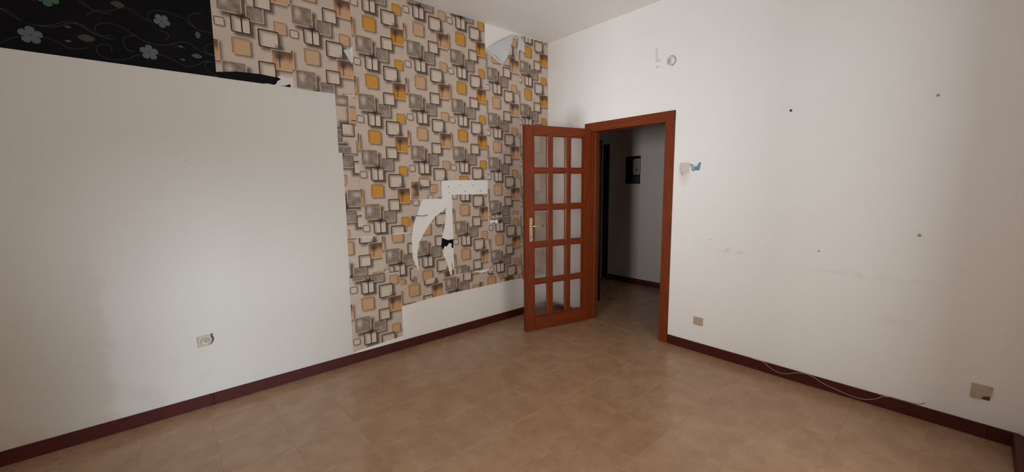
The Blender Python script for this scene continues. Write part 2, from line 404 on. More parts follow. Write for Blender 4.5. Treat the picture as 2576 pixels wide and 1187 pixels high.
# ------------------------------------------------------------------ room shell
WT = 0.12
DY0, DY1, DZ = -1.525, -0.633, 2.105         # rough opening in the right wall
HX, HY0, HY1 = 1.82, -1.95, 1.5
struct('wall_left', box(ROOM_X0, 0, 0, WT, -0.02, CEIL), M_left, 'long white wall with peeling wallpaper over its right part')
bm = bmesh.new()
prism(bm, [(ROOM_Y0, -0.02), (DY0, -0.02), (DY0, DZ), (DY1, DZ), (DY1, -0.02), (WT, -0.02), (WT, CEIL), (ROOM_Y0, CEIL)], lambda a, b, t: (t, a, b), 0.0, WT)
struct('wall_right', bm, M_right, 'white wall with the doorway, switch and butterfly')
bm = bmesh.new()
prism(bm, [(ROOM_X0, -0.02), (WIN[0], -0.02), (WIN[0], WIN[3]), (WIN[1], WIN[3]), (WIN[1], -0.02), (WT, -0.02), (WT, CEIL), (ROOM_X0, CEIL)], lambda a, b, t: (a, t, b), ROOM_Y0-0.25, ROOM_Y0)
struct('wall_window', bm, M_wall, 'white wall of the balcony door behind the camera')
bm = bmesh.new()
prism(bm, [(ROOM_Y0-0.25, -0.02), (WT, -0.02), (WT, CEIL), (ROOM_Y0-0.25, CEIL)], lambda a, b, t: (t, a, b), ROOM_X0-0.25, ROOM_X0, holes=[[(BWIN[0], BWIN[2]), (BWIN[1], BWIN[2]), (BWIN[1], BWIN[3]), (BWIN[0], BWIN[3])]])
struct('wall_back', bm, M_wall, 'white wall at the left end of the room')
struct('ceiling', box(ROOM_X0-0.25, WT, ROOM_Y0-0.25, WT, CEIL, CEIL+0.1), M_ceil, 'plain white ceiling of the room')
struct('light_blocker_left', box(-3.1, -2.95, -4.3, ROOM_Y0-0.25, -0.06, 2.9), M_outer, 'short unseen wall added outside to block light, left of the door behind the camera')  # added out of view, cuts the light reaching the right wall
struct('light_blocker_right', box(-1.05, -0.90, -6.6, ROOM_Y0-0.25, -0.06, 2.9), M_outer, 'long unseen wall added outside to block light, behind the camera')  # added out of view, keeps the far end of the left wall dim
# hall beyond the door
bm = bmesh.new()
NY0, NY1, NZ0, NZ1 = -0.135, 0.115, 1.527, 1.935      # niche for the electric meter
prism(bm, [(HY0, -0.02), (HY1, -0.02), (HY1, CEIL), (HY0, CEIL)], lambda a, b, t: (HX+t, a, b), 0, 0.16, holes=[[(NY0, NZ0), (NY1, NZ0), (NY1, NZ1), (NY0, NZ1)]])
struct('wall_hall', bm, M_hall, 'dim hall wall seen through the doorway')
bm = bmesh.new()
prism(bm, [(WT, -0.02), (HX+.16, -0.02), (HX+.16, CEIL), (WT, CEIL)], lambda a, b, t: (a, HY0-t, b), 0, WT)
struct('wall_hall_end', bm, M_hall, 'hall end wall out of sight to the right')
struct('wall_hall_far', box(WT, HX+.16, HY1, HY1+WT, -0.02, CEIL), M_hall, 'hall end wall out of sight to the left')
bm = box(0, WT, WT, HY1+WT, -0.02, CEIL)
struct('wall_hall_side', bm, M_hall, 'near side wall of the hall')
struct('ceiling_hall', box(WT, HX+.16, HY0-WT, HY1+WT, CEIL, CEIL+0.1), M_ceil, 'ceiling of the hall')

# floor: grout bed with one object per tile
fl = struct('floor', box(ROOM_X0-0.25, HX+.16, ROOM_Y0-0.25, HY1+WT, -0.06, -0.0012), M_grout, 'floor of square mottled beige-brown tiles')
PX, PY, JT = 0.3455, 0.3470, 0.0012
XJ, YJ = -2.395, -1.605
cache = {}
def tile(x0, x1, y0, y1):
    x0 += JT; x1 -= JT; y0 += JT; y1 -= JT
    if x1-x0 < 0.01 or y1-y0 < 0.01: return
    k = (round(x1-x0, 3), round(y1-y0, 3))
    if k not in cache:
        bm = bmesh.new(); add_box(bm, -k[0]/2, k[0]/2, -k[1]/2, k[1]/2, -0.0011, 0)
        top = [f for f in bm.faces if f.calc_center_median().z > -1e-6]
        bmesh.ops.bevel(bm, geom=[e for f in top for e in f.edges], offset=0.0008, segments=1, affect='EDGES')
        me = bpy.data.meshes.new('tile'); bm.to_mesh(me); bm.free(); me.materials.append(M_tile); cache[k] = me
    o = bpy.data.objects.new('tile', cache[k]); COL.objects.link(o); o.parent = fl; o.location = ((x0+x1)/2, (y0+y1)/2, 0)
def lay(X0, X1, Y0, Y1):
    i0 = math.floor((X0-XJ)/PX); i1 = math.ceil((X1-XJ)/PX); j0 = math.floor((Y0-YJ)/PY); j1 = math.ceil((Y1-YJ)/PY)
    for i in range(i0, i1):
        for j in range(j0, j1):
            tile(max(XJ+i*PX, X0), min(XJ+(i+1)*PX, X1), max(YJ+j*PY, Y0), min(YJ+(j+1)*PY, Y1))
lay(ROOM_X0, 0.0, ROOM_Y0, 0.0)
lay(WT, HX, HY0, HY1)
JY0, JY1, JZ = -1.50, -0.656, 2.08             # clear opening between the linings
lay(0.0, WT, JY0-0.02, JY1+0.02)

# skirting boards
BH, BT = 0.085, 0.012
def skirt(name, pieces, label):
    root = thing(name, label, None, (pieces[0][0], pieces[0][2], 0), 0, None, 'structure')
    for b in pieces:
        for bb in (b,):
            obj('skirting_board', box(*bb[0:4], 0, BH, 0.002), M_skirt, root)
    return root
def bd(x0, x1, y0, y1): return (x0, x1, y0, y1)
skirt('baseboard_left', [bd(a+0.0003, b-0.0003, -BT, 0) for a, b in ((-5.0, -3.4), (-3.4, -1.78), (-1.78, -BT))], 'dark red-brown skirting board under the wallpapered wall')
skirt('baseboard_right', [bd(-BT, 0, a+0.0003, b-0.0003) for a, b in ((-3.70, -3.58), (-3.58, -2.62), (-2.62, -1.592))], 'dark red-brown skirting board right of the doorway')
skirt('baseboard_corner', [bd(-BT, 0, -0.562, -BT-0.001)], 'short skirting board between room corner and doorway')
skirt('baseboard_window', [bd(WIN[1]+0.09, -BT-0.002, ROOM_Y0, ROOM_Y0+0.04)], 'skirting board under the window wall at the right edge')
skirt('baseboard_hall', [bd(HX-BT, HX, HY0, 0.40)], 'dark skirting board along the hall wall')

# door frame
fr = thing('trim_1', 'red-brown varnished wooden frame round the doorway', None, (0, (JY0+JY1)/2, 0), 0, None, 'structure')
CW = 0.090
for side, y0, y1 in (('l', JY1, JY1+CW), ('r', JY0-CW, JY0)):
    for x0, x1 in ((-0.014, 0.0), (WT, WT+0.014)):
        obj('casing', box(x0, x1, y0, y1, 0, JZ+CW, 0.003, 2), M_casev, fr)
for x0, x1 in ((-0.015, 0.0), (WT, WT+0.015)):
    obj('casing_head', box(x0, x1, JY0-CW, JY1+CW, JZ, JZ+CW+0.001, 0.003, 2), M_caseh, fr)
obj('jamb', box(0, WT, JY1, DY1-0.0005, 0, JZ, 0.001), M_casev, fr); obj('jamb', box(0, WT, DY0+0.0005, JY0, 0, JZ, 0.001), M_casev, fr)
obj('jamb_head', box(0, WT, DY0+0.0005, DY1-0.0005, JZ, DZ-0.0005, 0.001), M_caseh, fr)
obj('door_stop', box(0.05, 0.075, JY1-0.014, JY1, 0, JZ, 0.002), M_casev, fr); obj('door_stop', box(0.05, 0.075, JY0, JY0+0.014, 0, JZ, 0.002), M_casev, fr)

# open glazed door leaf: local x runs from the hinge to the free edge, local -y faces the camera side
hx, hy = -0.018, -0.645
ang = math.atan2(-0.455-hy, -0.815-hx)
dl = thing('door_1', 'open red-brown wooden door with fifteen small frosted panes', 'door', (hx, hy, 0.008), ang, None, 'structure')
LW, LH, LT = 0.822, 2.10, 0.042
X = [0.103, 0.253, 0.33, 0.48, 0.557, 0.708]
Z = [(0.148, 0.482), (0.547, 0.870), (0.936, 1.252), (1.318, 1.627), (1.690, 2.0)]
def lb(x0, x1, z0, z1, t=LT, bev=0.004, y=None):
    y = 0 if y is None else y
    return box(x0, x1, y-t/2, y+t/2, z0, z1, bev, 2)
obj('stile', lb(0, X[0]-0.006, 0, LH), M_woodv, dl, True, label='hinge-side stile')
obj('stile', lb(X[5]+0.006, LW, 0, LH), M_woodv, dl, True, label='lock-side stile')
obj('bottom_rail', lb(X[0]-0.006, X[5]+0.006, 0, Z[0][0]-0.006), M_woodh, dl, True)
obj('top_rail', lb(X[0]-0.006, X[5]+0.006, Z[4][1]+0.006, LH), M_woodh, dl, True)
def bar(x0, x1, z0, z1, vertical):      # glazing bar with wide chamfers and a flat fillet
    bm = bmesh.new(); c0 = 0.011
    prof = [(0, -0.007), (0, 0.007), (c0, LT/2-0.004), (c0+0.006, LT/2-0.004), (c0+0.008, LT/2-0.001)]
    if vertical: w0, w1, l0, l1 = x0, x1, z0, z1
    else: w0, w1, l0, l1 = z0, z1, x0, x1
    full = [(w0+a, b) for a, b in prof] + [(w1-a, b) for a, b in prof[::-1]] + [(w1-a, -b) for a, b in prof[2:]] + [(w0+a, -b) for a, b in prof[::-1][:3]]
    full = [(w0+a, b) for a, b in prof[1:]] + [(w1-a, b) for a, b in prof[:0:-1]] + [(w1-a, -b) for a, b in prof[1:]] + [(w0+a, -b) for a, b in prof[:0:-1]]
    A = [bm.verts.new((p, q_, l0) if vertical else (l0, q_, p)) for p, q_ in full]; B = [bm.verts.new((p, q_, l1) if vertical else (l1, q_, p)) for p, q_ in full]
    k = len(full)
    for i in range(k): bm.faces.new([A[i], A[(i+1) % k], B[(i+1) % k], B[i]])
    bm.faces.new(A[::-1]); bm.faces.new(B); bmesh.ops.recalc_face_normals(bm, faces=bm.faces); return bm
for a, b in ((X[1], X[2]), (X[3], X[4])):
    obj('mullion', bar(a, b, Z[0][0]-0.006, Z[4][1]+0.006, True), M_woodv, dl, True)
for i in range(4):
    for a, b in ((X[0]-.006, X[1]+.012), (X[2]-.012, X[3]+.012), (X[4]-.012, X[5]+.006)):
        obj('glazing_bar', bar(a, b, Z[i][1], Z[i+1][0], False), M_woodh, dl, True)
for c0, c1, ends in ((X[0], X[1], 0), (X[2], X[3], 1), (X[4], X[5], 2)):
    for z0, z1 in Z:
        obj('pane', box(c0-0.004, c1+0.004, -0.002, 0.002, z0-0.004, z1+0.004), M_glass, dl, True)
# mouldings on the inner edges of stiles and rails
def bead(x0, x1, z0, z1): return box(x0, x1, -LT/2+0.004, LT/2-0.004, z0, z1, 0.005, 2)
obj('glazing_bead', bead(X[0]-0.008, X[0]+0.001, Z[0][0], Z[4][1]), M_woodv, dl, True)
obj('glazing_bead', bead(X[5]-0.001, X[5]+0.008, Z[0][0], Z[4][1]), M_woodv, dl, True)
obj('glazing_bead', bead(X[0], X[5], Z[0][0]-0.008, Z[0][0]+0.001), M_woodh, dl, True)
obj('glazing_bead', bead(X[0], X[5], Z[4][1]-0.001, Z[4][1]+0.008), M_woodh, dl, True)
# brass handle on both faces
def handle(sg):
    bm = bmesh.new(); px, zt, zb = 0.757, 1.185, 0.940; hw = 0.019
    pts = [(px-hw, zb+0.012)] + [(px+hw*math.cos(a), zt-0.016+0.016*math.sin(a)) for a in [math.pi*(1-i/8) for i in range(9)]] + [(px+hw*math.cos(a), zb+0.012-0.012*math.sin(a)) for a in [math.pi*i/8 for i in range(1, 8)]]
    y0 = sg*LT/2
    prism(bm, pts, lambda a, b, t: (a, y0+sg*t, b), 0, 0.007)
    bmesh.ops.bevel(bm, geom=[e for e in bm.edges if e.calc_length() > 0 and abs(e.verts[0].co.y-(y0+sg*.007)) < 1e-5 and abs(e.verts[1].co.y-(y0+sg*.007)) < 1e-5 and len(e.link_faces) == 2 and any(abs(f.normal.y) < .5 for f in e.link_faces)], offset=0.002, segments=2, affect='EDGES')
    h = obj('handle_plate', bm, M_brass, dl, True, label='brass handle plate')
    bm = bmesh.new()
    zc = 1.100
    tube(bm, [(px, y0+sg*0.006, zc), (px, y0+sg*0.040, zc)], [0.010, 0.008], 12)
    tube(bm, smooth_path3([(px, y0+sg*0.030, zc), (px-0.004, y0+sg*0.048, zc), (px-0.03, y0+sg*0.055, zc-0.001), (px-0.08, y0+sg*0.052, zc+0.002), (px-0.125, y0+sg*0.047, zc+0.001)]), [0.009, 0.009, 0.009, 0.009, 0.009, 0.008, 0.0075, 0.007, 0.007, 0.007, 0.007, 0.0075, 0.008, 0.008, 0.008, 0.008, 0.006][:17], 10)
    obj('handle_lever', bm, M_brass, dl, True, smooth=True)
    bm = bmesh.new(); tube(bm, [(px, y0+sg*0.006, 0.99), (px, y0+sg*0.0076, 0.99)], 0.0045, 10); add_box(bm, px-0.002, px+0.002, min(y0+sg*.006, y0+sg*.0076), max(y0+sg*.006, y0+sg*.0076), 0.972, 0.99)
    obj('keyhole', bm, M_black, dl, True)
def smooth_path3(P, k=4):
    P = [Vector(p) for p in P]; out = []
    for i in range(len(P)-1):
        a, b, c_, d = P[max(i-1, 0)], P[i], P[i+1], P[min(i+2, len(P)-1)]
        for j in range(k):
            t = j/k; out.append(0.5*((2*b) + (c_-a)*t + (2*a-5*b+4*c_-d)*t*t + (3*b-a-3*c_+d)*t**3))
    out.append(P[-1]); return out
handle(1); handle(-1)
for z in (0.25, 1.05, 1.85):
    bm = bmesh.new(); tube(bm, [(-0.006, 0.0, z-0.04), (-0.006, 0.0, z+0.04)], 0.006, 10)
    obj('hinge', bm, M_brass, dl, True, smooth=True)

# ------------------------------------------------------------------ wallpaper with square print
wp = thing('square_wallpaper', 'beige wallpaper with overlapping square frames and orange panels, torn in places', 'wallpaper', (-1.6, 0, 1.6))
def strip(poly, x0, zo, orange, layer=1, rot=False, mirror=1, name='wallpaper_strip', label=None):
    bm = bmesh.new(); t = 0.0005*layer
    prism(bm, poly, onL, t-0.00035, t)
    if rot: uv = lambda c_: ((c_.z-zo)*mirror, (c_.x-x0))
    else: uv = lambda c_: (c_.x-x0, c_.z-zo)
    o = obj(name, bm, M_paper, wp, uv=uv, label=label); o.color = (orange, orange, orange, 1); return o
top = CEIL-0.001
def rc(x0, x1, z0, z1): return [(x0, z0), (x1, z0), (x1, z1), (x0, z1)]
g_ = 0.0005
strip([(-3.19, top), (-3.2, 2.296), (-3.08, 2.318), (-2.945, 2.324), (-2.851, 2.318), (-2.81, 2.335), (-2.77, 2.325), (-2.733, 2.34), (-2.733, top)], -3.189, 2.491, 0.0, 2)
strip([(-2.733, top), (-2.733, 2.259), (-2.63, 2.256), (-2.494, 2.258), (-2.437, 2.258), (-2.40, 2.25), (-2.34, 2.262), (-2.277, 2.262), (-2.277, 2.50), (-2.30, 2.60), (-2.277, 2.66), (-2.277, top)], -2.735, 2.509, 0.0, 2)
strip([(-2.2765, top), (-2.2765, 1.093), (-2.036, 1.088), (-1.9, 1.10), (-1.8235, 1.09), (-1.8235, top)], -2.277, 2.402, 1.0, 3)
strip(rc(-1.823, -1.3705, 1.573, top), -1.823, 2.464, 0.0, 2)
strip(rc(-1.3700, -0.9225, 1.577, top), -1.3730, 2.9397-4*.459, 1.0, 2)
strip(rc(-1.371, -0.9255, 0.62, 1.433), -1.373, 1.279, 0.12, 2)
strip([(-0.922, 2.905), (-0.86, 2.87), (-0.78, 2.83), (-0.703, 2.795), (-0.66, 2.87), (-0.571, 3.03), (-0.54, 3.10), (-0.509, 3.135), (-0.47, 3.12), (-0.457, 3.10), (-0.457, 1.185), (-0.922, 1.175)], -0.932, 2.393, 0.0, 2)
strip([(-0.922, 1.172), (-0.60, 1.18), (-0.457, 1.182), (-0.457, 0.49), (-0.56, 0.488), (-0.78, 0.49), (-0.922, 0.545)], -0.922, 0.929, 0.35, 2)
strip([(-0.456, 3.14), (-0.385, top-.003), (-0.30, top-.006), (-0.001, top), (-0.001, 0.425), (-0.415, 0.423), (-0.456, 0.428)], -0.475, 3.001, 1.0, 3)
strip(rc(-1.816, -1.4865, 1.398, 1.571), -1.75, 1.44, 0.1, 3, True, -1, label='patch pasted sideways above the torn hole')
island = [(-1.429,1.316),(-1.49,1.273),(-1.571,1.226),(-1.638,1.151),(-1.704,1.066),(-1.75,.991),(-1.77,.915),(-1.777,.86),(-1.766,.79),(-1.766,.722),(-1.785,.759),(-1.812,.83),(-1.8225,.876),(-1.8225,.60),(-1.372,.60),(-1.372,.663),(-1.384,.726),(-1.401,.765),(-1.4,.692),(-1.398,.631),(-1.413,.621),(-1.432,.673),(-1.449,.747),(-1.487,.835),(-1.494,.889),(-1.509,.932),(-1.503,1.011),(-1.492,1.047),(-1.47,1.115),(-1.453,1.207),(-1.45,1.288)]
strip(island, -1.823, 0.657, 0.25, 1)
strip([(-1.8225, 1.397), (-1.70, 1.395), (-1.729, 1.334), (-1.757, 1.259), (-1.79, 1.195), (-1.811, 1.13), (-1.8225, 1.04)], -1.80, 1.23, 0.1, 1)
strip([(-2.41, 0.753), (-2.41, 1.092), (-2.114, 1.087), (-2.114, 0.62), (-1.965, 0.62), (-1.965, 0.753)], -2.567, 1.012, 0.2, 2)
strip([(-2.1135, 1.086), (-1.86, 1.09), (-1.824, 1.085), (-1.824, 0.60), (-2.1135, 0.60)], -2.113, 1.075, 0.25, 1)
strip([(-2.417, 0.752), (-1.965, 0.745), (-1.955, 0.40), (-1.958, 0.128), (-2.1, 0.118), (-2.419, 0.099)], -2.417, 0.505, 0.2, 4)
strip([(-1.964, 0.597), (-1.87, 0.62), (-1.774, 0.609), (-1.62, 0.63), (-1.511, 0.612), (-1.511, 0.435), (-1.629, 0.432), (-1.952, 0.412)], -1.970, 0.545, 0.2, 3)
strip([(-1.510, 0.612), (-1.461, 0.611), (-1.321, 0.615), (-1.159, 0.622), (-1.06, 0.60), (-1.06, 0.437), (-1.269, 0.437), (-1.510, 0.434)], -1.507, 0.715, 0.2, 3)
strip([(-1.059, 0.605), (-1.022, 0.585), (-0.92, 0.60), (-0.779, 0.495), (-0.561, 0.489), (-0.457, 0.49), (-0.457, 0.435), (-0.571, 0.442), (-1.059, 0.438)], -1.042, 0.475, 0.45, 4)
strip(rc(-2.436, -2.278, 1.796, 2.256), -2.68, 2.14, 0.0, 1, True, 1, label='narrow patch pasted sideways')
strip([(-2.408, 1.795), (-2.278, 1.795), (-2.278, 1.094), (-2.409, 1.094), (-2.405, 1.4)], -2.60, 1.52, 0.05, 1, True, -1, label='narrow patch pasted sideways')
# torn flaps hanging off the wall, grey backs to the room
def flap(pts, label, lift, mat=M_back, layer=5, patt=None):
    """pts: (x, z, lift factor)"""
    bm = bmesh.new()
    cx = sum(p[0] for p in pts)/len(pts); cz = sum(p[1] for p in pts)/len(pts); cl = sum(p[2] for p in pts)/len(pts)*1.25
    P = [(p[0], -(0.0005*layer + p[2]*lift), p[1]) for p in pts]; C0 = (cx, -(0.0005*layer+cl*lift), cz)
    A = [bm.verts.new(p) for p in P]; c1 = bm.verts.new(C0); k = len(A)
    for i in range(k): bm.faces.new([A[i], A[(i+1) % k], c1])
    bmesh.ops.subdivide_edges(bm, edges=list(bm.edges), cuts=1, use_grid_fill=True)
    r = bmesh.ops.solidify(bm, geom=list(bm.faces), thickness=0.0004)
    bmesh.ops.recalc_face_normals(bm, faces=bm.faces)
    o = obj('torn_flap', bm, mat, wp, smooth=False, label=label, uv=patt)
    o.color = (0, 0, 0, 1)
    return o
flap([(-0.921, 2.905, .1), (-0.73, 3.02, 0.9), (-0.532, 3.139, .1), (-0.571, 3.053, .4), (-0.603, 2.981, .6), (-0.65, 2.879, .8), (-0.703, 2.801, .3), (-0.80, 2.855, .5)], 'large folded-back flap with grey paper back', 0.05)
flap([(-0.454, 3.145, .1), (-0.384, 3.066, .3), (-0.389, 2.969, .7), (-0.464, 2.984, .6), (-0.504, 2.912, .3), (-0.475, 3.05, .2)], 'small narrow flap with grey paper back', 0.03, layer=6)
flap([(-2.362, 2.595, 1), (-2.292, 2.508, .1), (-2.281, 2.57, 0), (-2.30, 2.627, .2)], 'tiny curled flap at a seam', 0.03)
# patch of the same print peeping between the flaps
strip([(-0.703, 2.80), (-0.62, 2.94), (-0.571, 3.05), (-0.512, 3.138), (-0.47, 3.14), (-0.478, 3.05), (-0.50, 2.92), (-0.53, 2.83), (-0.60, 2.78)], -0.932, 2.415, 0.0, 5, label='strip end folded between the grey flaps')

# ------------------------------------------------------------------ dark flowered wallpaper
dw = thing('dark_wallpaper', 'black wallpaper with pale flowers and thin vine scrolls, top left', 'wallpaper', (-4.1, 0, 2.7))
bm = bmesh.new(); prism(bm, rc(ROOM_X0+.001, -3.1905, 2.262, top), onL, 0.0001, 0.0006); obj('paper_sheet', bm, M_bpaper, dw)
bm = bmesh.new(); prism(bm, [(-3.192, 2.2605), (-3.192, 2.35), (-2.945, 2.345), (-2.851, 2.330), (-2.813, 2.308), (-2.838, 2.292), (-2.846, 2.272), (-2.86, 2.262), (-2.90, 2.266), (-2.93, 2.260), (-3.10, 2.260)], onL, 0.0001, 0.0006); obj('torn_remnant', bm, M_bpaper, dw, label='jagged black strip end')
bm = bmesh.new(); prism(bm, [(-2.829, 2.262), (-2.79, 2.266), (-2.754, 2.284), (-2.752, 2.260)], onL, 0.0001, 0.0006); obj('torn_remnant', bm, M_bpaper, dw, label='small black wedge')
bm = bmesh.new(); prism(bm, [(-1.503,1.015),(-1.467,.998),(-1.434,.985),(-1.372,.988),(-1.374,.894),(-1.396,.908),(-1.392,.95),(-1.401,.944),(-1.418,.955),(-1.436,.936),(-1.457,.917),(-1.466,.93),(-1.477,.923),(-1.494,.889),(-1.512,.932)], onL, 0.0001, 0.0012); obj('torn_remnant', bm, M_bpaper, dw, label='jagged black scrap inside the torn hole')
def flower(cx, cz, R_, a0, mat):
    bm = bmesh.new(); pts = []
    for i in range(80):
        th = 2*math.pi*i/80
        r = R_*(0.50 + 0.50*abs(math.cos(2.5*(th-a0)))**0.42)
        pts.append((cx+r*math.cos(th), cz+r*math.sin(th)*1.0))
    prism(bm, pts, onL, 0.0006, 0.0008)
    f = obj('flower_print', bm, mat, dw)
    bm = bmesh.new(); prism(bm, [(cx+R_*.10*math.cos(i*.785), cz+R_*.10*math.sin(i*.785)) for i in range(8)], onL, 0.0008, 0.0009)
    c_ = obj('flower_centre', bm, M_center, f, local=False); c_.data.transform(Matrix.Translation(-dw.location + f.location + Vector((0, 0, 0))) ) if False else None
    return f
def flower2(cx, cz, R_, a0, mat):
    bm = bmesh.new(); pts = []
    for i in range(80):
        th = 2*math.pi*i/80
        r = R_*(0.50 + 0.50*abs(math.cos(2.5*(th-a0)))**0.42)
        pts.append((cx+r*math.cos(th), cz+r*math.sin(th)))
    prism(bm, pts, onL, 0.0006, 0.0008); obj('flower_print', bm, mat, dw)
    bm = bmesh.new(); prism(bm, [(cx+R_*.10*math.cos(i*.785), cz+R_*.10*math.sin(i*.785)) for i in range(8)], onL, 0.0008, 0.0009)
    obj('flower_centre', bm, M_center, dw)
flower2(-4.007, 2.349, 0.046, math.pi/2, M_petal); flower2(-3.453, 2.557, 0.040, -math.pi/2, M_petal)
flower2(-3.529, 2.355, 0.044, math.pi/2, M_petal); flower2(-3.927, 2.562, 0.046, -math.pi/2, M_petalg)
for fx, fz in ((-4.49, 2.36), (-4.40, 2.57), (-4.01, 2.80), (-3.53, 2.80), (-4.49, 2.80)): flower2(fx, fz, 0.044, math.pi/2, M_petal)
for bx, bz, bw, bh, mt in ((-3.795, 2.38, .036, .020, M_leafp), (-3.295, 2.378, .028, .014, M_bud), (-3.863, 2.425, .013, .006, M_bud), (-3.869, 2.348, .013, .006, M_bud), (-3.374, 2.421, .013, .006, M_bud), (-3.37, 2.342, .013, .006, M_bud), (-3.279, 2.513, .014, .022, M_bud), (-3.646, 2.602, .030, .018, M_leafp)):
    bm = bmesh.new(); prism(bm, [(bx+bw*math.cos(i*math.pi/8)*(1-.25*abs(math.sin(i*math.pi/8))), bz+bh*math.sin(i*math.pi/8)) for i in range(16)], onL, 0.0006, 0.0008); obj('bud_print' if mt is M_bud else 'leaf_print', bm, mt, dw)
VINES = [
[(-4.099,2.463),(-4.063,2.447),(-4.031,2.416),(-3.981,2.406),(-3.917,2.422),(-3.882,2.446),(-3.845,2.457),(-3.813,2.447),(-3.784,2.425),(-3.762,2.407)],
[(-3.693,2.417),(-3.73,2.407),(-3.753,2.423),(-3.754,2.451),(-3.731,2.473),(-3.686,2.486),(-3.636,2.474),(-3.594,2.445),(-3.554,2.421),(-3.503,2.409),(-3.454,2.412),(-3.416,2.425),(-3.376,2.449),(-3.332,2.453),(-3.299,2.431),(-3.265,2.411),(-3.22,2.4),(-3.196,2.405)],
[(-3.968,2.349),(-3.931,2.344),(-3.9,2.33),(-3.876,2.312),(-3.836,2.311),(-3.793,2.329)],
[(-3.698,2.324),(-3.696,2.349),(-3.716,2.362),(-3.746,2.353),(-3.761,2.326),(-3.751,2.299),(-3.717,2.282),(-3.673,2.283),(-3.623,2.3),(-3.598,2.322),(-3.569,2.337)],
[(-3.488,2.352),(-3.452,2.347),(-3.412,2.329),(-3.371,2.307),(-3.327,2.307),(-3.285,2.331),(-3.256,2.354),(-3.214,2.355)],
[(-3.492,2.533),(-3.514,2.553),(-3.515,2.583),(-3.485,2.608),(-3.436,2.618),(-3.387,2.61),(-3.342,2.596),(-3.305,2.563),(-3.258,2.544),(-3.203,2.543)],
[(-3.468,2.493),(-3.439,2.492),(-3.426,2.472),(-3.439,2.449)],
[(-3.195,2.474),(-3.233,2.461),(-3.251,2.435),(-3.237,2.411),(-3.201,2.401)],
[(-3.2,2.357),(-3.243,2.349),(-3.258,2.325),(-3.238,2.29),(-3.194,2.268)],
[(-3.249,2.651),(-3.294,2.639),(-3.318,2.612),(-3.308,2.578),(-3.288,2.556)],
[(-3.783,2.505),(-3.738,2.545),(-3.691,2.552),(-3.633,2.586),(-3.588,2.589),(-3.56,2.566),(-3.516,2.538)],
[(-3.579,2.443),(-3.618,2.429),(-3.639,2.41),(-3.638,2.376),(-3.626,2.349),(-3.596,2.345)],
[(-3.345,2.405),(-3.357,2.419),(-3.387,2.423),(-3.409,2.403)]]
VINES += [[(x-0.48, z-0.004) for x, z in VINES[i]] for i in (1, 3, 5, 9, 10)] + [[(x+dx, z+0.45) for x, z in VINES[i]] for i in (0, 1, 3, 4, 5) for dx in (0, -0.48)]
bm = bmesh.new()
for v in VINES:
    v = [p for p in v if p[1] > 2.265]
    P = smooth_path(v, 5); wd = 0.0011; prevv = None
    for i, p_ in enumerate(P):
        a, b = P[max(i-1, 0)], P[min(i+1, len(P)-1)]
        dx, dz = b[0]-a[0], b[1]-a[1]; L_ = math.hypot(dx, dz) or 1
        q0 = bm.verts.new(onL(p_[0]-dz/L_*wd, p_[1]+dx/L_*wd, 0.00075)); q1 = bm.verts.new(onL(p_[0]+dz/L_*wd, p_[1]-dx/L_*wd, 0.00075))
        if prevv: bm.faces.new([prevv[0], prevv[1], q1, q0])
        prevv = (q0, q1)
obj('vine_print', bm, M_vine, dw, kind='stuff')

# ------------------------------------------------------------------ things fixed to the walls
# dark pencil-like curl beside the hole
bm = bmesh.new(); tube(bm, [(x, -0.003, z) for x, z in smooth_path([(-1.769,1.248),(-1.733,1.244),(-1.703,1.241),(-1.672,1.242),(-1.653,1.25)], 3)], 0.0032, 6)
tag(obj('curled_paper_sliver', bm, M_plug, smooth=True), 'thin black curl of paper beside the torn white hole', 'paper')
bm = bmesh.new(); tube(bm, [(x, -0.002, z) for x, z in ((-3.424, 1.697), (-3.412, 1.6985), (-3.400, 1.694), (-3.390, 1.684))], [0.0008, 0.0016, 0.0016, 0.0006], 6)
tag(obj('paint_flake', bm, simple('flake_shade', (0.45, 0.41, 0.37), 0.6), smooth=True), 'small lifted paint flake on the bare wall, above the left socket', 'flake')
def disc(name, fn, a, b, r, h, mat, label, cat='wall plug', group=None):
    bm = bmesh.new(); lathe(bm, [(r, 0.0), (r, h*0.6), (r*0.75, h), (r*0.3, h)], lambda p_, q_, t: fn(a+p_, b+q_, t), 12)
    bm2 = None
    return tag(obj(name, bm, mat, smooth=True), label, cat, group)
for (a, b), lab in zip([(-1.408,1.514),(-1.281,1.526),(-1.111,1.523),(-1.211,1.465),(-1.018,1.465),(-1.403,1.454)],
                       ['dark wall plug at the upper left of the white band', 'faint wall plug in the upper middle of the white band', 'dark wall plug at the upper right of the white band',
                        'dark wall plug in the lower middle of the white band', 'dark wall plug at the lower right of the white band', 'faint wall plug at the lower left of the white band']):
    disc('wall_plug', onL, a, b, 0.0055 if 'dark' in lab else 0.004, 0.002, M_plug, lab, group='wall plugs in the white band')
disc('wall_plug', onL, -1.413, 0.808, 0.004, 0.002, M_plug, 'tiny dark wall plug low in the torn white patch under the black scrap')
for a, b, r, mt, lab in ((-2.473, 2.039, 0.009, M_plug, 'largest dark plug high on the right wall, right of the doorway'), (-3.219, 2.018, 0.008, M_tan, 'greyish plug high on the right wall towards the right edge'),
                         (-2.708, 1.018, 0.0045, M_plug, 'small dark plug at mid height of the right wall'), (-3.208, 1.176, 0.010, M_tan, 'tan plug at mid height of the right wall towards the right edge'),
                         (-1.94, 1.034, 0.004, M_tan, 'tiny tan plug on the right wall between switch and socket')):
    disc('wall_plug', onR, a, b, r, 0.003, mt, lab)
disc('filler_spot', onR, -2.664, 1.263, 0.012, 0.0012, M_fill, 'small white spot of filler in the middle of the right wall', 'filler')
